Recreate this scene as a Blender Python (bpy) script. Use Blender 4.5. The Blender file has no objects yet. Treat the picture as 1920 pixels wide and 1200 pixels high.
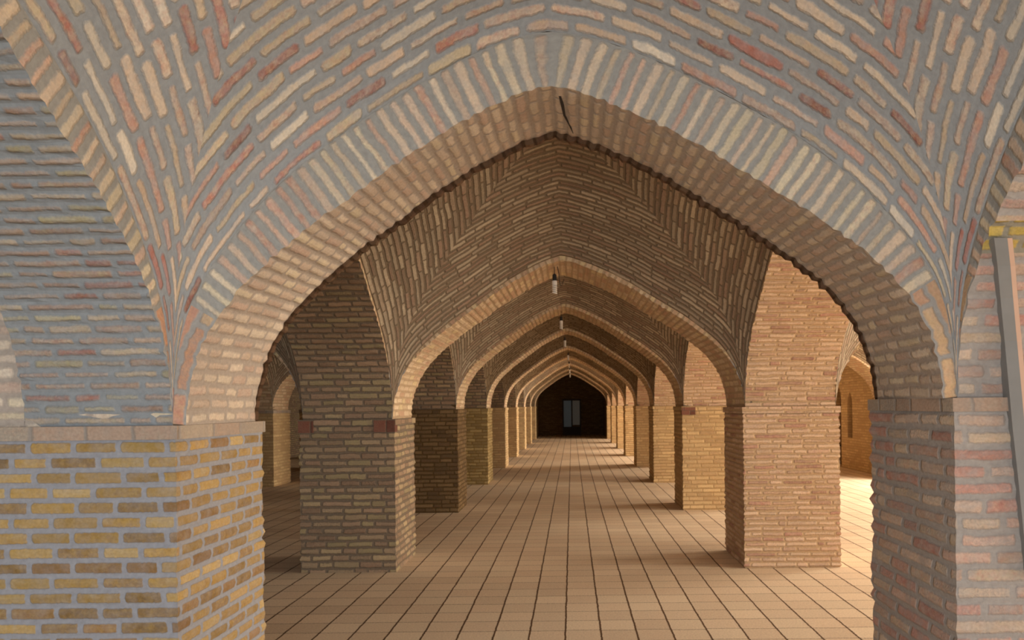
import bpy, math, random
from mathutils import Vector, Matrix
rnd = random.Random(7)
SC = bpy.context.scene
COL = SC.collection

# ---------------------------------------------------------------- camera, world, light, exposure
F_PX = 1420.0
cd = bpy.data.cameras.new('camera'); cam = bpy.data.objects.new('camera', cd); COL.objects.link(cam)
cd.sensor_fit = 'HORIZONTAL'; cd.sensor_width = 36.0; cd.lens = F_PX / 1920 * 36
cd.shift_x = -112 / 1920; cd.shift_y = 160 / 1920; cd.clip_start = 0.02
cam.matrix_world = Matrix.Translation((0, 0, 1.6)) @ Matrix.Rotation(math.radians(0.6), 4, 'Y') @ Matrix.Rotation(math.radians(90), 4, 'X')
SC.camera = cam
SC.view_settings.view_transform = 'Standard'; SC.view_settings.look = 'None'
SC.view_settings.gamma = 1.0; SC.view_settings.use_curve_mapping = False
SC.view_settings.exposure = 0.35
w = bpy.data.worlds.new('sky'); SC.world = w; w.use_nodes = True
w.node_tree.nodes['Background'].inputs[0].default_value = (0.85, 0.9, 1.0, 1)
w.node_tree.nodes['Background'].inputs[1].default_value = 0.5
SC.cycles.max_bounces = 10; SC.cycles.diffuse_bounces = 6
SC.cycles.sample_clamp_indirect = 4.0
SC.cycles.use_denoising = True
SC.cycles.filter_width = 2.0

def area(name, loc, aim, sx, sy, power, col):
    d = bpy.data.lights.new(name, 'AREA'); d.shape = 'RECTANGLE'; d.size = sx; d.size_y = sy
    d.energy = power; d.color = col
    o = bpy.data.objects.new(name, d); COL.objects.link(o); o.location = loc
    o.rotation_euler = (Vector(aim) - Vector(loc)).to_track_quat('-Z', 'Y').to_euler()
    return o
PITCH = 4.06; Y0 = 3.29; DEP = 0.93
def yf(n): return Y0 + PITCH * n
COOL = (0.93, 0.97, 1.0); WARM = (1.0, 0.86, 0.69)
area('daylight_behind', (-0.8, -3.4, 1.5), (0.4, 4, 3.0), 8.0, 3.0, 330, COOL)
WARM_POWER = [450, 420, 430, 0, 880, 600, 560, 560]
for n, p in enumerate(WARM_POWER):
    if p: area('courtyard_daylight', (8.2, yf(n) + DEP + 1.56, 2.1), (2.0, yf(n) + DEP + 1.56, 0.9), 2.5, 3.0, p, WARM)
area('courtyard_daylight', (8.2, 1.6, 1.7), (2.0, 1.6, 1.5), 3.0, 3.0, 260, (1, .86, .70))

# ---------------------------------------------------------------- helpers
def lin(c):
    return tuple(((v / 255) / 12.92 if v / 255 <= 0.04045 else ((v / 255 + 0.055) / 1.055) ** 2.4) for v in c) + (1,)

def pchip(xs, ys):
    n = len(xs); h = [xs[i+1]-xs[i] for i in range(n-1)]; d = [(ys[i+1]-ys[i])/h[i] for i in range(n-1)]
    m = [d[0]] + [0]*(n-2) + [d[-1]]
    for i in range(1, n-1):
        if d[i-1]*d[i] > 0:
            w1 = 2*h[i]+h[i-1]; w2 = h[i]+2*h[i-1]; m[i] = (w1+w2)/(w1/d[i-1]+w2/d[i])
    def f(x):
        x = min(max(x, xs[0]), xs[-1])
        for i in range(n-1):
            if x <= xs[i+1]: break
        t = (x-xs[i])/h[i]
        return ((2*t**3-3*t*t+1)*ys[i] + (t**3-2*t*t+t)*h[i]*m[i] + (-2*t**3+3*t*t)*ys[i+1] + (t**3-t*t)*h[i]*m[i+1])
    return f
_P = pchip([0, .06, .135, .35, .51, .68, .757, .817, .865, .915, .95, .975, .99, 1.0],
           [1, .983, .950, .825, .703, .572, .503, .445, .390, .315, .245, .17, .10, 0])
_O = pchip([0, .08, .2, .36, .5, .62, .72, .84, .92, .965, .985, .995, 1.0],
           [1, .987, .945, .862, .778, .697, .615, .485, .37, .27, .18, .09, 0])
HIN, HOUT = 1.54, 1.67
def wide(hin): return lambda t: HOUT*hin/HIN*_O(t)
def thin(hin): return lambda t: hin*_P(t)+.05*(1-t**14)

# ---------------------------------------------------------------- materials
class NT:
    def __init__(s, t): s.t = t
    def n(s, typ, **kw):
        o = s.t.nodes.new(typ)
        for k, v in kw.items(): setattr(o, k, v)
        return o
    def l(s, a, b): s.t.links.new(a, b)
    def m(s, op, a, b=None, c=None, clamp=False):
        o = s.t.nodes.new('ShaderNodeMath'); o.operation = op; o.use_clamp = clamp
        for i, v in enumerate((a, b, c)):
            if v is None: continue
            if isinstance(v, (int, float)): o.inputs[i].default_value = v
            else: s.l(v, o.inputs[i])
        return o.outputs[0]
    def mix(s, f, a, b, typ='MIX'):
        o = s.t.nodes.new('ShaderNodeMix'); o.data_type = 'RGBA'; o.blend_type = typ
        for i, v in ((0, f), (6, a), (7, b)):
            if isinstance(v, (int, float)): o.inputs[i].default_value = v
            elif isinstance(v, tuple): o.inputs[i].default_value = v
            else: s.l(v, o.inputs[i])
        return o.outputs[2]

def brick(name, L=.22, H=.066, mort=.016, pal=((165,140,90),), mcol=(150,145,140), soft=.006, wob=.006, jit=.25,
          bump=.5, smear=.25, stag=.5, rand_off=.25, grain=.3, size=.004, rnd_r=.012, bumpdist=.012, sat=.84, vvar=.3, du_add=0.0):
    m = bpy.data.materials.new(name); m.use_nodes = True; t = NT(m.node_tree)
    bs = m.node_tree.nodes['Principled BSDF']; bs.inputs['Roughness'].default_value = .92
    bs.inputs['Specular IOR Level'].default_value = .15
    uv = t.n('ShaderNodeUVMap').outputs[0]
    def noise(scale, detail=2, src=uv, rough=.55):
        o = t.n('ShaderNodeTexNoise'); o.inputs['Scale'].default_value = scale; o.inputs['Detail'].default_value = detail
        o.inputs['Roughness'].default_value = rough; t.l(src, o.inputs['Vector']); return o
    n1 = noise(5.5, 2); n2 = noise(28, 2)
    s1 = t.n('ShaderNodeSeparateColor'); t.l(n1.outputs['Color'], s1.inputs[0])
    s2 = t.n('ShaderNodeSeparateColor'); t.l(n2.outputs['Color'], s2.inputs[0])
    sp = t.n('ShaderNodeSeparateXYZ'); t.l(uv, sp.inputs[0])
    def wobble(base, a, b, k1, k2):
        x = t.m('MULTIPLY_ADD', t.m('SUBTRACT', a, .5), k1, base)
        return t.m('MULTIPLY_ADD', t.m('SUBTRACT', b, .5), k2, x)
    U = wobble(sp.outputs[0], s1.outputs[0], s2.outputs[0], wob*4, wob*1.6)
    V = wobble(sp.outputs[1], s1.outputs[1], s2.outputs[1], wob*3, wob*1.6)
    vh = t.m('DIVIDE', V, H); row = t.m('FLOOR', vh); fv = t.m('FRACT', vh)
    def wn(a, b, c):
        cx = t.n('ShaderNodeCombineXYZ')
        for i, v in enumerate((a, b, c)):
            if isinstance(v, (int, float)): cx.inputs[i].default_value = v
            else: t.l(v, cx.inputs[i])
        o = t.n('ShaderNodeTexWhiteNoise'); t.l(cx.outputs[0], o.inputs['Vector']); return o
    r0 = wn(row, 3.3, 1.7).outputs['Value']
    par = t.m('MULTIPLY', t.m('FLOORED_MODULO', row, 2), stag)
    u = t.m('ADD', t.m('ADD', t.m('DIVIDE', U, L), par), t.m('MULTIPLY', r0, rand_off))
    cell = t.m('FLOOR', u); fu = t.m('FRACT', u)
    j0 = t.m('MULTIPLY', t.m('SUBTRACT', wn(cell, row, 5.1).outputs['Value'], .5), jit*2)
    j1 = t.m('MULTIPLY', t.m('SUBTRACT', wn(t.m('ADD', cell, 1), row, 5.1).outputs['Value'], .5), jit*2)
    d0 = t.m('SUBTRACT', fu, j0); d1 = t.m('SUBTRACT', t.m('ADD', j1, 1), fu)
    idc = t.m('ADD', t.m('SUBTRACT', cell, t.m('LESS_THAN', d0, 0)), t.m('LESS_THAN', d1, 0))
    du = t.m('MULTIPLY', t.m('MINIMUM', t.m('ABSOLUTE', d0), t.m('ABSOLUTE', d1)), L)
    if du_add: du = t.m('ADD', du, du_add)
    dv = t.m('MULTIPLY', t.m('MINIMUM', fv, t.m('SUBTRACT', 1, fv)), H)
    ru = t.m('MAXIMUM', t.m('SUBTRACT', rnd_r + mort/2, du), 0); rv = t.m('MAXIMUM', t.m('SUBTRACT', rnd_r + mort/2, dv), 0)
    dist = t.m('SUBTRACT', rnd_r, t.m('SQRT', t.m('ADD', t.m('MULTIPLY', ru, ru), t.m('MULTIPLY', rv, rv))))
    idn = wn(idc, row, 9.7)
    si = t.n('ShaderNodeSeparateColor'); t.l(idn.outputs['Color'], si.inputs[0])
    dist = t.m('ADD', dist, t.m('MULTIPLY', t.m('SUBTRACT', si.outputs[2], .6), size*2))
    fine = noise(75, 3)
    dist = t.m('MULTIPLY_ADD', t.m('SUBTRACT', fine.outputs['Fac'], .5), .008, dist)
    mask = t.m('DIVIDE', dist, soft, clamp=True)
    # palette
    cr = t.n('ShaderNodeValToRGB'); e = cr.color_ramp.elements; cr.color_ramp.interpolation = 'CONSTANT'
    while len(e) < len(pal): e.new(.5)
    for i, c in enumerate(pal): e[i].position = i / len(pal); e[i].color = lin(c)
    t.l(si.outputs[0], cr.inputs[0])
    col = cr.outputs[0]
    cr2 = t.n('ShaderNodeValToRGB'); e = cr2.color_ramp.elements; cr2.color_ramp.interpolation = 'CONSTANT'
    while len(e) < len(pal): e.new(.5)
    for i, c in enumerate(pal): e[i].position = i / len(pal); e[i].color = lin(c)
    t.l(t.m('FRACT', t.m('ADD', si.outputs[0], .37)), cr2.inputs[0])
    blot = noise(30, 4, rough=.7)
    col = t.mix(t.m('MULTIPLY', t.m('MULTIPLY', t.m('SUBTRACT', blot.outputs['Fac'], .42), 4.0, clamp=True), .6), col, cr2.outputs[0])
    hs = t.n('ShaderNodeHueSaturation'); t.l(col, hs.inputs['Color'])
    t.l(t.m('MULTIPLY_ADD', si.outputs[1], vvar, 1-vvar/2), hs.inputs['Value']); hs.inputs['Saturation'].default_value = sat
    big = noise(16, 4)
    gcol = t.mix(t.m('MULTIPLY', t.m('MULTIPLY', t.m('SUBTRACT', big.outputs['Fac'], .35), 2.2, clamp=True), grain), hs.outputs[0], lin(tuple(min(255, int(v*1.18)) for v in mcol)))
    pores = t.m('MULTIPLY_ADD', t.m('SUBTRACT', fine.outputs['Fac'], .5), .7, 1.0)
    pc = t.n('ShaderNodeCombineColor')
    for i in range(3): t.l(pores, pc.inputs[i])
    gcol = t.mix(.8, gcol, pc.outputs[0], 'MULTIPLY')
    sm = noise(7, 3)
    smf = t.m('MULTIPLY', t.m('SUBTRACT', sm.outputs['Fac'], .5), smear*6, clamp=True)
    vis = t.m('MULTIPLY', mask, t.m('SUBTRACT', 1, t.m('MULTIPLY', smf, smear*1.6, clamp=True)))
    mr = t.m('MULTIPLY_ADD', noise(40, 3).outputs['Fac'], .5, .75)
    mc = t.n('ShaderNodeCombineColor')
    for i in range(3): t.l(mr, mc.inputs[i])
    mcl = t.mix(1.0, lin(mcol), mc.outputs[0], 'MULTIPLY')
    t.l(t.mix(vis, mcl, gcol), bs.inputs['Base Color'])
    ht = t.m('MULTIPLY_ADD', fine.outputs['Fac'], .3, mask)
    ht = t.m('MULTIPLY_ADD', si.outputs[1], .3, ht); ht = t.m('MULTIPLY_ADD', big.outputs['Fac'], .35, ht)
    b = t.n('ShaderNodeBump'); b.inputs['Strength'].default_value = bump; b.inputs['Distance'].default_value = bumpdist
    t.l(ht, b.inputs['Height']); t.l(b.outputs[0], bs.inputs['Normal'])
    return m

def plain(name, c, rough=.8, var=.25, scale=14, emit=None, metal=0):
    m = bpy.data.materials.new(name); m.use_nodes = True; t = NT(m.node_tree)
    bs = m.node_tree.nodes['Principled BSDF']; bs.inputs['Roughness'].default_value = rough; bs.inputs['Metallic'].default_value = metal
    co = t.n('ShaderNodeTexCoord'); no = t.n('ShaderNodeTexNoise'); no.inputs['Scale'].default_value = scale; no.inputs['Detail'].default_value = 4
    t.l(co.outputs['Object'], no.inputs['Vector'])
    a = lin(c); lo = tuple(v*(1-var) for v in a[:3])+(1,); hi = tuple(min(1, v*(1+var)) for v in a[:3])+(1,)
    t.l(t.mix(no.outputs['Fac'], lo, hi), bs.inputs['Base Color'])
    if emit: bs.inputs['Emission Color'].default_value = lin(emit[0]); bs.inputs['Emission Strength'].default_value = emit[1]
    b = t.n('ShaderNodeBump'); b.inputs['Strength'].default_value = .3; b.inputs['Distance'].default_value = .005
    t.l(no.outputs['Fac'], b.inputs['Height']); t.l(b.outputs[0], bs.inputs['Normal'])
    return m

TAN = ((205,178,135),(196,160,120),(214,190,150),(190,150,112),(200,172,140),(185,140,105),(208,184,128))
VAULT = ((205,175,140),(196,168,125),(190,130,100),(210,185,150),(176,96,68),(186,150,124),(205,168,128),(150,82,60),(200,176,130),(214,196,168))
M = {}
M['yellow'] = brick('yellow_brick', .19, .0655, .018, ((168,136,72),(152,122,68),(142,108,66),(178,150,94),(132,104,64),(164,134,80),(172,138,70)), (150,150,154), soft=.005, wob=.0025, jit=.12, smear=.15, stag=.5, rand_off=.12, bump=.4, grain=.3, rnd_r=.011, size=.002, sat=.95)
M['vault_front'] = brick('front_vault_brick', .25, .067, .020, VAULT, (150,152,152), wob=.009, soft=.011, jit=.24, smear=.4, bump=.65, grain=.5, sat=.8, rnd_r=.018, size=.005)
M['soffit_front'] = brick('front_soffit_brick', .2, .062, .014, TAN, (170,158,146), wob=.008, soft=.011, jit=.25, smear=.45, bump=.45, grain=.5, rnd_r=.017, vvar=.2, sat=.62)
M['ring_front'] = brick('front_ring_brick', .6, .062, .018, ((214,190,154),(205,176,140),(202,160,126),(212,192,150),(194,160,130),(190,134,104),(206,184,146)), (156,154,148), wob=.009, soft=.011, jit=.0, stag=0, rand_off=0, smear=.38, bump=.55, size=.005, grain=.5, sat=.8, rnd_r=.018)
M['edge'] = brick('edge_brick', .26, .07, .014, ((200,142,96),(196,150,110),(190,132,104),(200,164,116)), (158,154,148), wob=.006, soft=.01, jit=.2, smear=.3, stag=.37, bump=.5, sat=.9)
M['wall_grey'] = brick('grey_jointed_brick', .2, .05, .017, ((170,150,118),(160,136,110),(178,152,122),(155,120,94),(150,90,68),(165,152,108),(172,142,114)), (140,144,146), wob=.006, soft=.01, jit=.3, smear=.45, bump=.5, grain=.5, sat=.8)
M['red_mix'] = brick('red_and_buff_brick', .26, .075, .02, ((190,155,125),(186,122,96),(176,138,112),(195,168,136),(170,104,82),(186,160,124),(190,152,125)), (160,154,148), wob=.007, soft=.01, jit=.3, smear=.6, bump=.5, grain=.5, sat=.8)
M['pink_thin'] = brick('thin_pink_brick', .2, .05, .012, ((200,160,116),(188,142,100),(206,168,124),(180,132,94),(196,154,108),(164,94,66),(202,164,120)), (184,156,122), wob=.007, soft=.008, jit=.35, smear=.35, bump=.6, grain=.45, sat=.7)
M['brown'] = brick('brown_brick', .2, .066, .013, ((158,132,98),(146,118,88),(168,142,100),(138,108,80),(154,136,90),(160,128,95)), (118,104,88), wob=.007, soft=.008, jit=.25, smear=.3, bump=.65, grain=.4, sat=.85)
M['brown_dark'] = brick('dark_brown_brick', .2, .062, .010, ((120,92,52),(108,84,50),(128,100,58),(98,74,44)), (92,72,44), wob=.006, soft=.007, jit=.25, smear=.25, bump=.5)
M['olive'] = brick('olive_yellow_brick', .2, .062, .010, ((165,138,76),(150,124,68),(172,146,84),(140,114,62)), (138,114,70), wob=.006, soft=.007, jit=.25, smear=.25, bump=.5)
M['ochre'] = brick('ochre_brick', .21, .062, .011, ((200,166,108),(188,154,98),(208,176,116),(180,144,94),(194,160,106)), (182,154,112), wob=.005, soft=.008, jit=.25, smear=.3, bump=.5, grain=.35, vvar=.2)
M['vault_inner'] = brick('inner_vault_brick', .22, .054, .013, ((172,154,127),(160,140,114),(180,161,131),(152,127,101),(167,148,120),(148,116,92)), (121,106,87), du_add=.004, wob=.007, soft=.009, jit=.25, smear=.3, bump=.8, grain=.3, sat=.85)
M['vault_dark'] = brick('dark_vault_brick', .22, .062, .016, ((142,118,84),(130,106,74),(148,124,90),(120,98,68)), (100,82,60), wob=.007, soft=.009, jit=.25, smear=.3, bump=.8, grain=.2)  # darker brown palette for most of the far aisle vaults
M['soffit_inner'] = brick('inner_soffit_brick', .2, .064, .011, TAN, (176,152,122), wob=.005, soft=.009, jit=.25, smear=.3, bump=.4, vvar=.15)
M['ring_inner'] = brick('inner_ring_brick', .6, .064, .012, TAN, (172,148,118), wob=.005, soft=.009, jit=0, stag=0, rand_off=0, smear=.3, bump=.4, vvar=.15)
M['yellow_course'] = brick('yellow_course_brick', .24, .062, .014, ((184,158,70),(172,146,66),(190,164,84)), (146,140,124), wob=.006, soft=.008, jit=.3, smear=.3, bump=.5, sat=1.0)
M['ledge'] = brick('ledge_brick', .26, .2, .008, ((176,146,120),(168,136,110),(166,150,128)), (150,140,130), wob=.008, soft=.01, jit=.3, smear=.5, bump=.5)
M['ledge_dark'] = brick('dark_red_brick', .3, .2, .006, ((128,72,48),(112,60,42)), (110,90,76), smear=.3, wob=.008)
M['back_edge'] = brick('dark_edge_brick', .3, .062, .01, ((96,66,40),(84,56,34),(104,76,48)), (70,50,32), wob=.006, soft=.008, stag=0, bump=.5)  # dark brown brick band along the back edge of the largest arch
M['floor'] = brick('square_paver', .245, .25, .010, ((222,198,164),(216,190,156),(224,202,168)), (96,72,52), soft=.003, wob=.004, jit=.03, smear=.0, stag=.0, rand_off=.04, grain=.0, bump=.3, size=.0004, rnd_r=.008, bumpdist=.006, vvar=.1, du_add=.0034)
M['crack'] = plain('crack_shadow', (40, 30, 22), .95)
M['black'] = plain('black_plastic', (22, 20, 20), .45, .1)
M['glass'] = plain('white_lamp_glass', (225, 222, 214), .3, .04)
M['wire'] = plain('dark_wire', (60, 44, 34), .7)
M['conduit'] = plain('grey_conduit', (128, 128, 126), .7, .15, 9)
M['conduit_pale'] = plain('pale_pink_strip', (206, 170, 146), .7, .12, 9)
M['dark_wood'] = plain('dark_red_wood', (84, 46, 34), .6, .3, 6)
M['roof'] = plain('roof_plaster', (140, 120, 98), .95)
M['ground'] = plain('courtyard_ground', (200, 180, 150), .95, .1, 2)
M['pane_blue'] = plain('bluish_window_pane', (60, 84, 90), .3, .1, 5, ((70, 110, 125), .02))
M['pane_grey'] = plain('grey_window_pane', (90, 88, 76), .3, .1, 5, ((120, 112, 90), .03))
M['frame_dark'] = plain('dark_frame', (50, 42, 34), .7)

# ---------------------------------------------------------------- mesh building
def link(name, verts, faces, uvs, mat, parent=None, smooth=False, mats=None, fm=None):
    me = bpy.data.meshes.new(name); me.from_pydata(verts, [], faces)
    uvl = me.uv_layers.new(name='UVMap')
    li = 0
    for fi, f in enumerate(faces):
        for k in range(len(f)):
            uvl.data[li].uv = uvs[fi][k]; li += 1
    me.materials.append(mat)
    if mats:
        for m_ in mats: me.materials.append(m_)
        for fi, p in enumerate(me.polygons): p.material_index = fm[fi]
    if smooth:
        for p in me.polygons: p.use_smooth = True
    me.update()
    o = bpy.data.objects.new(name, me); COL.objects.link(o)
    if parent: o.parent = parent
    return o

class Q:
    """collects quads with uvs"""
    def __init__(s): s.v = []; s.f = []; s.uv = []
    def grid(s, P, UV, flip=False):
        n, m = len(P), len(P[0]); b = len(s.v)
        for r in P: s.v += [tuple(p) for p in r]
        for i in range(n-1):
            for j in range(m-1):
                q = [(i, j), (i+1, j), (i+1, j+1), (i, j+1)]
                if flip: q.reverse()
                s.f.append([b+a*m+c for a, c in q]); s.uv.append([UV[a][c] for a, c in q])
    def box(s, x0, x1, y0, y1, z0, z1, uo=0, vo=0):
        c = [(x0,y0),(x1,y0),(x1,y1),(x0,y1)]
        u = uo
        for k in range(4):
            a, b_ = c[k], c[(k+1) % 4]; L = math.hypot(a[0]-b_[0], a[1]-b_[1])
            s.grid([[(a[0],a[1],z0),(a[0],a[1],z1)],[(b_[0],b_[1],z0),(b_[0],b_[1],z1)]], [[(u,z0+vo),(u,z1+vo)],[(u+L,z0+vo),(u+L,z1+vo)]])
            u += L
        for z, fl in ((z1, False), (z0, True)):
            s.grid([[(x0,y0,z),(x0,y1,z)],[(x1,y0,z),(x1,y1,z)]], [[(x0,y0),(x0,y1)],[(x1,y0),(x1,y1)]], not fl)
    def make(s, name, mat, parent=None, smooth=False): return link(name, s.v, s.f, s.uv, mat, parent, smooth)

def empty(name, loc, label=None, cat=None, group=None, kind=None):
    o = bpy.data.objects.new(name, None); COL.objects.link(o); o.location = loc; o.empty_display_size = .2
    tag(o, label, cat, group, kind); return o
def tag(o, label=None, cat=None, group=None, kind=None):
    for k, v in (('label', label), ('category', cat), ('group', group), ('kind', kind)):
        if v: o[k] = v
def under(o, root):
    """parent keeping world coordinates (root has only a translation)"""
    o.parent = root; o.matrix_parent_inverse = Matrix.Translation(root.location).inverted(); return o

INS = .03
def make_pier(name, x0, x1, y0, y1, zs, mat, upmat, H, label, ledge='ledge', red_ends=(), kind=None):
    root = empty(name, ((x0+x1)/2, (y0+y1)/2, 0), label, 'pier')
    rr = random.Random(hash((round(x0, 2), round(y0, 2))) & 0xffff)
    uo, vo = rr.random()*9, 0
    nrow = round((zs-.065)/(H/2)); zt = zs-.06
    per = []
    cs = [(x0,y0,0,-1),(x1,y0,1,0),(x1,y1,0,1),(x0,y1,-1,0)]
    nseg = 7; u = uo
    for k in range(4):
        a = cs[k]; b = cs[(k+1) % 4]; L = abs(a[0]-b[0])+abs(a[1]-b[1])
        for i in range(nseg+1):
            f = i/nseg; per.append((a[0]+(b[0]-a[0])*f, a[1]+(b[1]-a[1])*f, a[2], a[3], u+L*f, (i == 0) or (i == nseg), k, i))
        u += L
    q = Q()
    cx, cy = (x0+x1)/2, (y0+y1)/2
    P = [[] for _ in per]; UV = [[] for _ in per]
    for r in range(nrow+1):
        z = zt*r/nrow; dv = z - zt        # courses counted down from the ledge
        base = -.007 if (nrow-r) % 2 == 0 else 0
        jr = {}
        for c, (px, py, nx, ny, uu, cor, k, i) in enumerate(per):
            key = (k+1) % 4 if i == nseg else (k if i == 0 else (k, i))
            if key not in jr: jr[key] = base + (rr.random()-.5)*(.012 if cor else .005)
            d = jr[key]
            if cor: sx, sy = (1 if px > cx else -1), (1 if py > cy else -1); qx, qy = px+sx*d, py+sy*d
            else: qx, qy = px+nx*d, py+ny*d
            P[c].append((qx, qy, z)); UV[c].append((uu, dv+60*H))
    for k in range(4):
        a = k*(nseg+1); q.grid(P[a:a+nseg+1], UV[a:a+nseg+1])
    q.grid([[(x0,y0,zt),(x0,y1,zt)],[(x1,y0,zt),(x1,y1,zt)]], [[(x0,y0),(x0,y1)],[(x1,y0),(x1,y1)]], True)
    under(q.make('shaft', M[mat]), root)
    q = Q(); q.box(x0-.008, x1+.008, y0-.008, y1+.008, zt, zs, uo, 0.07-zt); under(q.make('ledge', M[ledge]), root)
    for (a, b) in red_ends:
        q = Q(); q.box(a, b, y0-.014, y0+.1, zs-.125, zs-.012, 0, .1); r_ = under(q.make('corner_brick', M['ledge_dark']), root); r_['label'] = 'dark red corner brick'
    q = Q(); q.box(x0+INS, x1-INS, y0+INS, y1-INS, zs-.002, 4.22, uo, 0); under(q.make('springer_block', M[upmat]), root)
    return root

def arc_samples(half_l, half_r, sc_t, sc_z, H, Hin=HIN):
    """points (s, z, v) of the pointed profile from left springing to right springing, apex at s=0"""
    raw = []
    N = 700
    for i in range(N+1):
        th = -1+2*i/N; t = math.sin(th*math.pi/2); s = t*(half_l if t < 0 else half_r)
        tt = min(1, abs(t)/sc_t) if sc_t < 1 else abs(t)
        raw.append((s*1.0, sc_z*Hin*_P(tt)))
    if sc_t < 1: raw = [p for p in raw if p[1] > 0 or True]
    cum = [0]
    for a, b in zip(raw, raw[1:]): cum.append(cum[-1]+math.hypot(a[0]-b[0], a[1]-b[1]))
    return raw, cum

def resample(raw, cum, fr):
    T = cum[-1]; out = []; i = 0
    for f in fr:
        d = f*T
        while i < len(cum)-2 and cum[i+1] < d: i += 1
        k = (d-cum[i])/max(1e-9, cum[i+1]-cum[i]); k = min(max(k, 0), 1)
        out.append((raw[i][0]+(raw[i+1][0]-raw[i][0])*k, raw[i][1]+(raw[i+1][1]-raw[i][1])*k))
    return out

def make_arch(name, axis, s0, s1, d0, d1, zs0, zs1, apex, label, mats, H=.062, ft=.985, fz=.985, hin=HIN, seed=1, thick_at=None, bt=1.0, bz=1.0, detail=1, lip=0, outer=None):
    """axis 'x': spans x from s0 to s1, deep in y from d0 to d1.  axis 'y': the other way."""
    rr = random.Random(seed); mid = (s0+s1)/2+apex; hl, hr = mid-s0, s1-mid
    def W(s, d, z): return (s, d, z) if axis == 'x' else (d, s, z)
    def zsp(s): f = min(1, max(0, (s-s0)/(s1-s0))); return zs0+(zs1-zs0)*f
    root = empty(name, W(mid, (d0+d1)/2, (zs0+zs1)/2), label, 'arch')
    def curve(st, sz):
        raw = []
        N = 700
        for i in range(N+1):
            t = math.sin((-1+2*i/N)*math.pi/2); raw.append((t*st*(hl if t < 0 else hr), sz*hin*_P(abs(t))))
        cum = [0]
        for a, b in zip(raw, raw[1:]): cum.append(cum[-1]+math.hypot(a[0]-b[0], a[1]-b[1]))
        return raw, cum
    cf, cb = curve(ft, fz), curve(bt, bz)
    T = (cf[1][-1]+cb[1][-1])/2
    K = 2*round(T/H); fr = [k/K for k in range(K+1)]
    pf, pb = resample(*cf, fr), resample(*cb, fr)
    ND = 9 if detail else 3
    P, UV = [], []
    uo = rr.random()*7; vo = 40*H
    edge_f = []; edge_b = []
    for k in range(K+1):
        rowP, rowU = [], []
        rec = .004 if k % 2 == 0 else -.001
        for j in range(ND+1):
            f = j/ND
            s = pf[k][0]*(1-f)+pb[k][0]*f; z = pf[k][1]*(1-f)+pb[k][1]*f
            # normal away from the opening
            k0, k1 = max(0, k-1), min(K, k+1)
            tx, tz = pb[k1][0]-pb[k0][0], pb[k1][1]-pb[k0][1]; L = math.hypot(tx, tz) or 1
            nx, nz = -tz/L, tx/L
            amp = rec + (rr.random()-.5)*(.012 if j in (0, ND) else .006)
            if k in (0, K): amp = 0
            dd = d0+(d1-d0)*f + (0 if k in (0, K) or j not in (0, ND) else (rr.random()-.5)*.01)
            s2, z2 = s+nx*amp, z+nz*amp
            rowP.append(W(mid+s2, dd, zsp(mid+s)+max(z2, 0))); rowU.append((uo+(d1-d0)*f, vo+k*H/2))
            if j == 0: edge_f.append((s2, max(z2, 0), nx, nz, dd))
            if j == ND: edge_b.append((s2, max(z2, 0), nx, nz, dd))
        P.append(rowP); UV.append(rowU)
    q = Q(); q.grid(P, UV, flip=(axis == 'x')); under(q.make('soffit', M[mats[0]]), root)
    # face rings
    outer = outer or (thin(hin), thin(hin))
    for nm, edge, sgn, OF in (('face_ring', edge_f, -1, outer[0]), ('face_ring', edge_b, 1, outer[1])):
        P, UV = [], []; PE, UE = [[], []], [[], []]
        arc = 0
        for k, (s, z, nx, nz, dd) in enumerate(edge):
            if k: arc += math.hypot(s-edge[k-1][0], z-edge[k-1][1])
            wd = 0
            while wd < .6:
                wd += .004; a, b = s+nx*wd, z+nz*wd
                t = abs(a)/(hl if a < 0 else hr)
                if t >= 1 or b > OF(t): break
            rowP, rowU = [], []
            for j in range(4):
                f = j/3*wd
                t = min(1, abs(s+nx*f)/(hl if s+nx*f < 0 else hr))
                rowP.append(W(mid+max(-hl, min(hr, s+nx*f)), dd if j == 0 else (d0 if sgn < 0 else d1), zsp(mid+s)+z+nz*f)); rowU.append((.594-(wd-f), vo+k*H/2))
            P.append(rowP); UV.append(rowU)
        lo = 2*round(.5/H); 
        fl = (sgn > 0) ^ (axis == 'x')
        q = Q(); q.grid(P[lo:K+1-lo], UV[lo:K+1-lo], flip=not fl); under(q.make('face_ring', M[mats[1]]), root)
        for a, b in ((0, lo), (K-lo, K)):
            q = Q(); UVe = [[(k*H/2+uo, .07*8+(Vector(P[k][j])-Vector(P[k][0])).length) for j in range(4)] for k in range(a, b+1)]
            q.grid(P[a:b+1], UVe, flip=not fl)
            under(q.make('edge_bricks', M[mats[2]]), root)
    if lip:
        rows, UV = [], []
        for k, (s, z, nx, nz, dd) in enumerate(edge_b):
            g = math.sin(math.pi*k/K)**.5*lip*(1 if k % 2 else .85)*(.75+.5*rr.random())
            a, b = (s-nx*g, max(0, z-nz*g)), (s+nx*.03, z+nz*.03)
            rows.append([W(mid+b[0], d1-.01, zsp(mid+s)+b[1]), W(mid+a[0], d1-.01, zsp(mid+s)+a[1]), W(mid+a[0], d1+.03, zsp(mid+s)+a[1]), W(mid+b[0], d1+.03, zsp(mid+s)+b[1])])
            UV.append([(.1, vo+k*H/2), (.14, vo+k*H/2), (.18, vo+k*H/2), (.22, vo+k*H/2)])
        q = Q(); q.grid(rows, UV, flip=True); o = under(q.make('back_edge', M['back_edge']), root); o['label'] = 'dark brown inner edge of the arch'
    return root

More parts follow.
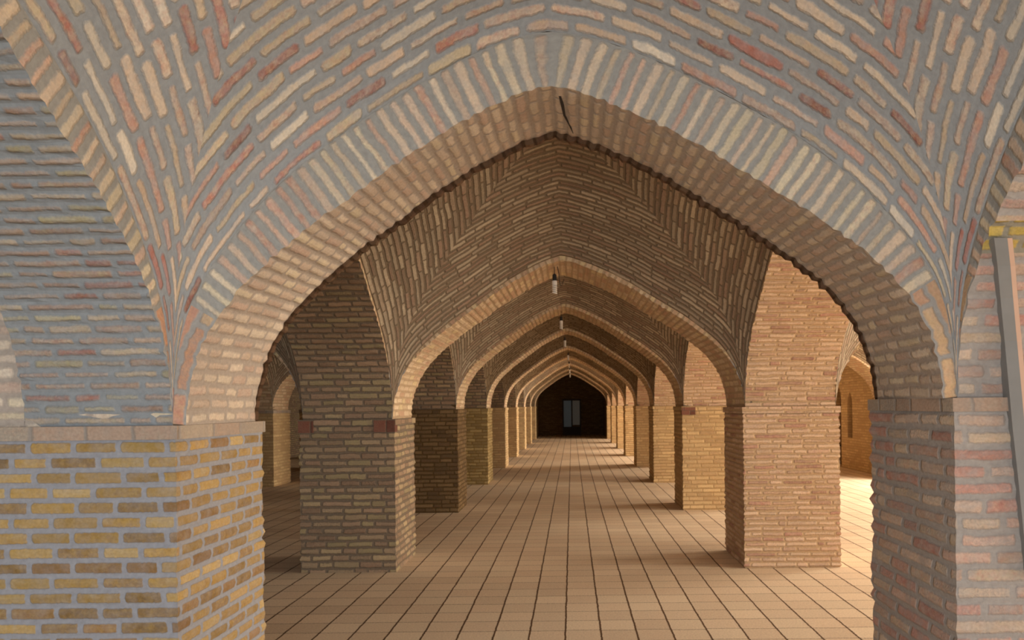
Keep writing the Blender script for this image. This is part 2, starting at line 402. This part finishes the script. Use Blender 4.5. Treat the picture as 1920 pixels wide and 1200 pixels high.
def make_vault(x0, x1, y0, y1, zc, apx, apy, mat, label, seed, n=56, fx0=thin(1.54), fx1=thin(1.54), fyo=thin(1.54)):
    rr = random.Random(seed)
    mx, my = (x0+x1)/2+apx, (y0+y1)/2+apy
    ts = [math.sin((-1+2*i/n)*math.pi/2) for i in range(n+1)]
    V = []
    for i, tx in enumerate(ts):
        row = []
        x = mx+tx*((mx-x0) if tx < 0 else (x1-mx))
        for j, ty in enumerate(ts):
            y = my+ty*((my-y0) if ty < 0 else (y1-my))
            fx, fy = (x-x0)/(x1-x0), (y-y0)/(y1-y0)
            zs = (zc[0]*(1-fx)+zc[1]*fx)*(1-fy)+(zc[2]*(1-fx)+zc[3]*fx)*fy
            ox, oy = fx0(abs(tx))*(1-fy)+fx1(abs(tx))*fy, fyo(abs(ty))
            z = zs+math.sqrt(ox*ox+oy*oy)
            if 0 < i < n and 0 < j < n: z += (rr.random()-.5)*.006
            row.append(Vector((x, y, z)))
        V.append(row)
    # arc lengths
    ax = [[0]*(n+1) for _ in range(n+1)]; ay = [[0]*(n+1) for _ in range(n+1)]
    for j in range(n+1):
        for i in range(1, n+1): ax[i][j] = ax[i-1][j]+(V[i][j]-V[i-1][j]).length
    for i in range(n+1):
        for j in range(1, n+1): ay[i][j] = ay[i][j-1]+(V[i][j]-V[i][j-1]).length
    h = n//2; uo = rr.random()*5
    def uvA(i, j, far):   # courses run along x, counted from the transverse arch
        v = (ay[i][n]-ay[i][j]) if far else ay[i][j]
        return (ax[i][j]-ax[h][j]+uo+20, v+.003)
    def uvB(i, j, far):
        v = (ax[n][j]-ax[i][j]) if far else ax[i][j]
        return (ay[i][j]-ay[i][h]+uo+40, v+.003)
    faces, uvs = [], []
    def add(ids):
        ci = sum(a for a, b in ids)/len(ids)-h; cj = sum(b for a, b in ids)/len(ids)-h
        if abs(cj) > abs(ci): uv = [uvA(a, b, cj > 0) for a, b in ids]
        else: uv = [uvB(a, b, ci > 0) for a, b in ids]
        faces.append([a*(n+1)+b for a, b in ids]); uvs.append(uv)
    for i in range(n):
        for j in range(n):
            a, b, c, d = (i, j), (i, j+1), (i+1, j+1), (i+1, j)
            if i == j: add([a, b, c]); add([a, c, d])
            elif i+j == n-1: add([a, b, d]); add([b, c, d])
            else: add([a, b, c, d])
    verts = [tuple(v) for r in V for v in r]
    o = link('ceiling', verts, faces, uvs, M[mat], smooth=True)
    tag(o, label, 'vault', None, 'structure')
    return o

# ---------------------------------------------------------------- layout
XL, XLo, XR, XRo = -1.72, -2.65, 1.66, 2.60          # pier rows beside the aisle
LLi, LLo, RRi, RRo = -6.10, -7.03, 6.50, 7.42        # next rows outwards
NR = 8
ORD = ['first', 'second', 'third', 'fourth', 'fifth', 'sixth', 'seventh', 'eighth', 'ninth']
zL = {-1: 1.56, 0: 1.53, 1: 1.485}; zR = {-1: 1.60, 0: 1.615, 1: 1.565}
def ZL(n): return zL.get(n, 1.56)
def ZR(n): return zR.get(n, 1.565)
ZO = 1.56
pierdesc = {
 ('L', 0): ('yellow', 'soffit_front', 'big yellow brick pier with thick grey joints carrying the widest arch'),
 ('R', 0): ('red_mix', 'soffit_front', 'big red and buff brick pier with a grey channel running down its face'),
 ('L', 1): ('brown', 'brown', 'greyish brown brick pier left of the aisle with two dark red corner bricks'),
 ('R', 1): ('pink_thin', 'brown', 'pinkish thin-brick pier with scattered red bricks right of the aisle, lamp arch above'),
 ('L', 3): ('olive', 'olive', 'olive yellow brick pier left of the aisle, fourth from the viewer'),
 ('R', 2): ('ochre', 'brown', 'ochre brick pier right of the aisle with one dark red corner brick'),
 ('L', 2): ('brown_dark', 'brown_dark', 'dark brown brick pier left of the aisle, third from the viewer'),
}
FARNAME = {3: 'fourth', 4: 'fifth', 5: 'sixth', 6: 'seventh', 7: 'eighth', 8: 'last'}
for n in range(-1, NR+1):
    y0, y1 = yf(n), yf(n)+DEP
    for side, a, b, z in (('L', XLo, XL, ZL(n)), ('R', XR, XRo, ZR(n))):
        word = 'left' if side == 'L' else 'right'
        if n == -1: mat, up, lab = 'yellow', 'soffit_front', f'brick pier {word} of the viewer, behind the foreground pier'
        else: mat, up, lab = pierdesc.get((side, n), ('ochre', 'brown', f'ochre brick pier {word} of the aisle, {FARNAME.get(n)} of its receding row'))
        red = ()
        if (side, n) == ('L', 1): red = ((a-.004, a+.14), (b-.2, b+.004))
        if (side, n) == ('R', 2): red = ((a-.004, a+.2),)
        H = {'yellow': .0655, 'red_mix': .075, 'pink_thin': .05, 'brown': .066, 'ochre': .062, 'brown_dark': .062, 'olive': .062}[mat]
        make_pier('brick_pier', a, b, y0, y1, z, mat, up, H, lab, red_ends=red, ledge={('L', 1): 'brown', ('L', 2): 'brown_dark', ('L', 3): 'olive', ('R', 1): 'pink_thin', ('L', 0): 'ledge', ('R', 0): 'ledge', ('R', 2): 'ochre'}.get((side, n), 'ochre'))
    if 1 <= n <= 7:
        make_pier('brick_pier', LLo, LLi, y0, y1, ZO, 'ochre', 'brown', .062, f'plain outer brick pier beyond the left side aisle, {ORD[n]} of its row')
    if -1 <= n <= NR:
        make_pier('brick_pier', RRi, RRo, y0, y1, ZO, 'ochre', 'brown', .062, f'outer ochre brick pier beyond the right side aisle, {ORD[n] if n >= 0 else "rear"} one')

FM = ('soffit_front', 'ring_front', 'edge'); IM = ('soffit_inner', 'ring_inner', 'edge'); LM = ('wall_grey', 'ring_front', 'edge')
arch0 = None
for n in range(-1, NR+1):
    y0, y1 = yf(n)+INS, yf(n)+DEP-INS
    front = n <= 0
    hin = {0: 1.54, 1: 1.49, 2: 1.53, 3: 1.57}.get(n, 1.53)
    if n == 0: lab = 'largest pointed brick arch, with a ring of bricks on edge and a crack'
    elif n == -1: lab = 'pointed brick arch directly over the viewer'
    else: lab = f'pointed brick arch across the aisle, {ORD[n] if n < 8 else "last"} from the viewer'
    A = make_arch('brick_arch', 'x', XL-INS, XR+INS, y0, y1, ZL(n), ZR(n), -.06, lab, FM if front else IM,
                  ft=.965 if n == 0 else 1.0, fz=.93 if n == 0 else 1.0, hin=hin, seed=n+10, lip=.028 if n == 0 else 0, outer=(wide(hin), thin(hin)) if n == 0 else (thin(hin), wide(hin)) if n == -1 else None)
    if n == 0: arch0 = A
    if 0 <= n <= 7:
        make_arch('brick_arch', 'x', LLi-INS, XLo+INS, y0, y1, ZO, ZL(n), 0, f'brick arch across the left side aisle, level with the {ORD[n]} pier', IM, seed=n+30, ft=1, fz=1, detail=0)
    make_arch('brick_arch', 'x', XRo-INS, RRi+INS, y0, y1, ZR(n), ZO, 0, f'brick arch across the right side aisle, level with the {ORD[n] if n >= 0 else "rear"} pier', IM, seed=n+50, ft=1, fz=1, detail=0)
for n in range(-1, NR):
    s0, s1 = yf(n)+DEP-INS, yf(n+1)+INS
    t = 'front' if n == -1 else None
    w0, w1 = ORD[max(n, 0)], ORD[n+1]
    def between(n): return 'over the viewer' if n < 0 else f'between piers {ORD[n]} and {ORD[n+1]}'.replace('piers', 'the').rstrip() + ' piers'
    xo = XLo+INS if n >= 0 else XLo+.25
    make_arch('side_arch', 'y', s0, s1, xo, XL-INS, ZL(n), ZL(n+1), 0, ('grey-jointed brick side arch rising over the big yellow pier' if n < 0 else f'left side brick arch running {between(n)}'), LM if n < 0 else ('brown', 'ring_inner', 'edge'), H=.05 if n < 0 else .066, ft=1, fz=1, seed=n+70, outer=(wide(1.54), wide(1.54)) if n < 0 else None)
    SA = make_arch('side_arch', 'y', s0, s1, XR+INS, XRo-INS, ZR(n), ZR(n+1), 0, ('buff side arch with two yellow courses rising over the red and buff pier' if n < 0 else f'right side brick arch running {between(n)}'), ('red_mix', 'ring_front', 'edge') if n < 0 else ('pink_thin', 'ring_inner', 'edge'), H=.075 if n < 0 else .05, ft=1, fz=1, seed=n+90, outer=(wide(1.54), wide(1.54)) if n < 0 else None)
    if n == -1:
        sof = [c for c in SA.children if c.name.startswith('soffit')][0]; sof.data.materials.append(M['yellow_course'])
        for p in sof.data.polygons:
            if p.center.z > 2.20 and p.center.z < 2.325 and p.center.y > 1.8: p.material_index = 1
    if 1 <= n <= 6:
        make_arch('side_arch', 'y', s0, s1, LLo+INS, LLi-INS, ZO, ZO, 0, f'outer brick arch beyond the left side aisle {between(n)}', IM, ft=1, fz=1, seed=n+110, detail=0)
    make_arch('side_arch', 'y', s0, s1, RRi+INS, RRo-INS, ZO, ZO, 0, f'outer brick arch beyond the right side aisle, {between(n)}', IM, ft=1, fz=1, seed=n+130, detail=0)
    front = n < 0
    HN = {0: 1.54, 1: 1.49, 2: 1.53, 3: 1.57}; T = wide if n < 0 else thin
    make_vault(XL-INS, XR+INS, s0, s1, (ZL(n), ZR(n), ZL(n+1), ZR(n+1)), -.06, 0, 'vault_front' if front else 'vault_inner' if n < 2 else 'vault_inner' if n == 5 else 'vault_dark',
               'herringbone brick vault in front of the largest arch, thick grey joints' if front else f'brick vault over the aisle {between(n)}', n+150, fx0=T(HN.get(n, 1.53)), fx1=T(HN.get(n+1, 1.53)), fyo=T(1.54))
    if n >= 0: make_vault(LLi-INS, XLo+INS, s0, s1, (ZO, ZL(n), ZO, ZL(n+1)), 0, 0, 'vault_inner', f'brick vault over the left side aisle {between(n)}', n+170, n=32)
    make_vault(XRo-INS, RRi+INS, s0, s1, (ZR(n), ZO, ZR(n+1), ZO), 0, 0, 'vault_inner', f'brick vault over the right side aisle, {between(n)}', n+190, n=32)

# ---------------------------------------------------------------- floor, walls, roof
def sheet(name, P, UV, mat, kind='structure', label=None, cat=None, flip=False):
    q = Q(); q.grid(P, UV, flip); o = q.make(name, M[mat]); tag(o, label, cat, None, kind); return o
yE = 40.6
q = Q(); q.box(-9.3, 7.45, -1.4, yE+.1, -.1, 0); 
fo = q.make('floor', M['floor'])
# pavers run in columns along the aisle: u along y, v along x
me = fo.data; ul = me.uv_layers[0].data
for lp in me.loops:
    co = me.vertices[lp.vertex_index].co; ul[lp.index].uv = (co.y, co.x+20.06)
tag(fo, 'tan floor of square brick pavers', 'floor', None, 'structure')
q = Q(); q.box(-60, 60, -40, 90, -.3, -.12); o = q.make('ground', M['ground']); tag(o, 'bare ground outside the hall', 'ground', None, 'structure')
def wallbox(name, x0, x1, y0, y1, z0, z1, mat, label):
    q = Q(); q.box(x0, x1, y0, y1, z0, z1, 1, 1); o = q.make(name, M[mat]); tag(o, label, 'wall', None, 'structure'); return o
wallbox('wall_left', -9.3, -9.1, -1.0, yE, 0, 4.22, 'brown', 'dark brick wall closing the left side of the hall')
wallbox('wall_front', -9.1, LLi-.0, 2.9, 3.1, 0, 4.22, 'brown', 'brick wall closing the outer left bay')
wallbox('wall_end_left', -9.1, XL-.02, yf(8)+DEP, yf(8)+DEP+.2, 0, 4.22, 'brown', 'brick wall at the far end of the left side aisle')
wallbox('wall_end_right', XR+.02, 7.42, yf(8)+DEP, yf(8)+DEP+.2, 0, 4.22, 'brown', 'brick wall at the far end of the right side aisle')
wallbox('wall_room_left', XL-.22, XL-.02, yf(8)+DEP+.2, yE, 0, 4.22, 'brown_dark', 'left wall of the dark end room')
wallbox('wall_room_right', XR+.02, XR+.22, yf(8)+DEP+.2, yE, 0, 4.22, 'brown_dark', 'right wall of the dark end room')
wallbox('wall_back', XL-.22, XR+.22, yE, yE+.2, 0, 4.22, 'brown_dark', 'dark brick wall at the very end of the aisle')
q = Q(); q.box(-9.3, 7.42, -1.0, yE+.2, 4.22, 4.4); o = q.make('ceiling', M['roof']); tag(o, 'roof slab above the vaults', 'roof', None, 'structure')

# right-hand infill wall with a door and a slender window (2D outline with holes, extruded)
def pointed(yc, w, z0, zs, za):
    pts = [(yc-w/2, z0), (yc+w/2, z0)]
    for i in range(0, 9): 
        t = 1-i/8; pts.append((yc+w/2*t, zs+(za-zs)*_P(t)))
    for i in range(1, 9):
        t = i/8; pts.append((yc-w/2*t, zs+(za-zs)*_P(t)))
    return pts
def infill(name, x, th, y0, y1, z1, holes, mat, label):
    cu = bpy.data.curves.new(name, 'CURVE'); cu.dimensions = '2D'; cu.fill_mode = 'BOTH'; cu.extrude = th/2
    for pts in [[(y0, 0), (y1, 0), (y1, z1), (y0, z1)]]+holes:
        sp = cu.splines.new('POLY'); sp.points.add(len(pts)-1); sp.use_cyclic_u = True
        for p, (a, b) in zip(sp.points, pts): p.co = (a, b, 0, 1)
    tmp = bpy.data.objects.new('tmp', cu); COL.objects.link(tmp)
    bpy.context.view_layer.update()
    src = tmp.evaluated_get(bpy.context.evaluated_depsgraph_get()).to_mesh()
    vs = [(x+v.co.z, v.co.x, v.co.y) for v in src.vertices]; fs = [list(p.vertices) for p in src.polygons]
    uvs = [[(vs[i][1]+.5*vs[i][0], vs[i][2]) for i in f] for f in fs]
    tmp.to_mesh_clear(); bpy.data.objects.remove(tmp)
    o = link(name, vs, fs, uvs, M[mat]); tag(o, label, 'wall', None, 'structure'); return o
ya, yb = yf(3)+DEP, yf(4)
infill('wall_right', 6.85, .3, ya, yb, 3.0, [pointed(19.15, .62, .02, 1.7, 2.1), pointed(18.25, .32, .75, 1.55, 1.85)], 'ochre', 'ochre brick infill wall beyond the right aisle with a door and slender window')
def leaf(name, yc, w, z0, zs, za, kind, label, cat):
    root = empty(name, (6.92, yc, z0), label, cat, None, kind)
    pts = pointed(yc, w, z0, zs, za); n = len(pts)
    vs = [(6.90, a, b) for a, b in pts]+[(6.95, a, b) for a, b in pts]
    fs = [list(range(n)), list(range(2*n-1, n-1, -1))]+[[i, (i+1) % n, n+(i+1) % n, n+i] for i in range(n)]
    o = link('panel', vs, fs, [[(0, 0)]*len(f) for f in fs], M['dark_wood']); under(o, root)
    q = Q(); q.box(6.87, 6.90, yc-.02, yc+.02, z0, za-.02); under(q.make('mullion', M['frame_dark']), root)
    for k in range(3):
        z = z0+(zs-z0)*(k+1)/3.5; q = Q(); q.box(6.875, 6.90, yc-w/2, yc+w/2, z-.02, z+.02); under(q.make('rail', M['frame_dark']), root)
leaf('door_2', 19.15, .6, .02, 1.7, 2.1, 'structure', 'narrow dark pointed door in the wall beyond the right aisle', 'door')
leaf('window_1', 18.25, .3, .75, 1.55, 1.85, 'structure', 'slender dark pointed window in the wall beyond the right aisle', 'window')

# end-room door with two panes
dr = empty('door_1', (.1, yE-.03, 0), 'glazed door with a bluish and a grey pane in the dark end room', 'door', None, 'structure')
def dbox(nm, x0, x1, y0, y1, z0, z1, mat): q = Q(); q.box(x0, x1, y0, y1, z0, z1); return under(q.make(nm, M[mat]), dr)
for x in (-.50, -.03, .42): dbox('frame', x, x+.07, yE-.07, yE-.001, 0, 1.85, 'frame_dark')
dbox('frame', -.50, .49, yE-.08, yE-.001, 1.85, 1.93, 'frame_dark')
dbox('pane', -.43, -.03, yE-.04, yE-.005, .45, 1.85, 'pane_blue')
dbox('pane', .04, .42, yE-.04, yE-.005, .55, 1.85, 'pane_grey')
dbox('lower_panel', -.43, .42, yE-.05, yE-.002, 0, .45, 'frame_dark')

# ---------------------------------------------------------------- crack, conduits
def tube(pts, r, nseg=8, taper=None):
    q = Q(); rows = []; uvr = []
    for i, p in enumerate(pts):
        p = Vector(p); a = Vector(pts[max(0, i-1)]); b = Vector(pts[min(len(pts)-1, i+1)])
        d = (b-a).normalized(); up = Vector((0, 0, 1)) if abs(d.z) < .9 else Vector((1, 0, 0))
        e1 = d.cross(up).normalized(); e2 = d.cross(e1); rad = taper[i] if taper else r
        rows.append([p+(e1*math.cos(2*math.pi*k/nseg)+e2*math.sin(2*math.pi*k/nseg))*rad for k in range(nseg+1)]); uvr.append([(k*.01, i*.01) for k in range(nseg+1)])
    q.grid(rows, uvr)
    for r_, c, fl in ((rows[0], pts[0], 0), (rows[-1], pts[-1], 1)):
        b = len(q.v); q.v += [tuple(c)]+[tuple(p) for p in r_[:-1]]
        for k in range(nseg):
            f = [b, b+1+k, b+1+(k+1) % nseg]
            if fl: f.reverse()
            q.f.append(f); q.uv.append([(0, 0)]*3)
    return q
def apex_z(n, x, y):
    pass
ck = []
for px, py, y in ((1056, 205, 3.45), (1061, 228, 3.62), (1064, 240, 3.78), (1074, 250, 3.95), (1080, 262, 4.1)):
    f = (y-3.32)/.87; x = (px-1072)/1420*y
    s = x+.09; hr = 1.78; hz = 1.54
    z = (1-f)*.93*hz*_P(abs(s)/(.965*hr))+f*hz*_P(abs(s)/hr)
    ck.append((x, y, 1.573+z+.001))
under(tube(ck, .006, 6, [.007, .008, .006, .006, .004]).make('crack', M['crack']), arch0)

def strip(name, pts, wdt, dep, label, mat, mat2):
    """flat channel fixed on a face; pts are (x, y, z) left edge points"""
    root = empty(name, pts[-1], label, 'conduit')
    for nm, a, b, d, mt in (('channel', 0, wdt*.68, dep, mat), ('pale_edge', wdt*.68, wdt, dep*.6, mat2)):
        P = []
        for (x, y, z) in pts: P.append([(x+a, y+.03, z), (x+a, y-d, z), (x+b, y-d, z), (x+b, y+.03, z)])
        q = Q(); q.grid(P, [[(i*.1, j*.1) for j in range(4)] for i in range(len(P))], flip=False)
        for r_, fl in ((P[0], True), (P[-1], False)):
            q.grid([[r_[0], r_[3]], [r_[1], r_[2]]], [[(0, 0), (0, .1)], [(.1, 0), (.1, .1)]], fl)
        under(q.make(nm, M[mt]), root)
    return root
def long_y(z, zs=1.6, y1=Y0+INS):   # y on the soffit of the right foreground side arch at height z
    h = (z-zs)/HIN
    if h <= 0: return Y0
    lo, hi = 0, 1
    for _ in range(40):
        m_ = (lo+hi)/2
        if _P(m_) > h: lo = m_
        else: hi = m_
    return y1-(1-lo)*1.595
pts = []
for px, py in ((1862, 448), (1868, 500), (1873, 560), (1880, 640), (1887, 725), (1893, 800), (1903, 900), (1912, 1000), (1920, 1080)):
    d = Y0
    for _ in range(12):
        z = 1.6+(760-py-.0105*(px-1072))/1420*d; d = min(Y0-.006, .5*d+.5*long_y(z))
    pts.append(((px-1072)/1420*d, d, z))
strip('wall_conduit', pts, .078, .02, 'grey channel with a pale edge running down the red and buff pier', 'conduit', 'conduit_pale')

# ---------------------------------------------------------------- lamps
def make_lamp(x, y, ztop, label, hook=True):
    root = empty('hanging_lamp', (x, y, ztop), label, 'lamp', 'bare lamps hanging under the arches along the aisle')
    under(tube([(x, y, ztop+.03), (x+.002, y, ztop-.03), (x, y, ztop-.06)], .004, 6).make('cord', M['wire']), root)
    under(tube([(x, y, ztop-.055), (x, y, ztop-.065), (x, y, ztop-.12), (x, y, ztop-.125)], .02, 14, [.012, .021, .023, .02]).make('socket', M['black']), root)
    b = under(tube([(x, y, ztop-.12), (x, y, ztop-.13), (x, y, ztop-.16), (x, y, ztop-.168)], .02, 14, [.02, .026, .026, .018]).make('lamp_base', M['glass']), root)
    # spiral tube
    sp = []
    for k in range(61):
        a = k/60*4*2*math.pi; sp.append((x+.018*math.cos(a), y+.018*math.sin(a), ztop-.165-.085*k/60))
    under(tube(sp, .0085, 8).make('spiral_tube', M['glass']), root)
    if hook:
        under(tube([(x+.03, y, ztop+.02), (x+.045, y, ztop-.05), (x+.05, y, ztop-.13), (x+.058, y, ztop-.17), (x+.07, y, ztop-.175), (x+.085, y, ztop-.14), (x+.095, y, ztop-.11)], .005, 6).make('loose_wire', M['wire']), root)
for n, (x, y) in enumerate([(-.16, 7.62), (-.15, 11.75), (-.13, 15.8), (-.08, 19.85), (-.07, 23.9), (-.06, 27.95), (-.06, 32.0)]):
    hin = {0: 1.49, 1: 1.53, 2: 1.57}.get(n, 1.53)
    zt = 1.53+hin*.985+(.0 if n else -.02)
    make_lamp(x, y, zt, 'white spiral lamp with a black socket and loose wire, nearest of the hanging row' if n == 0 else f'small white hanging lamp under the {ORD[n+1]} arch down the aisle', n == 0)
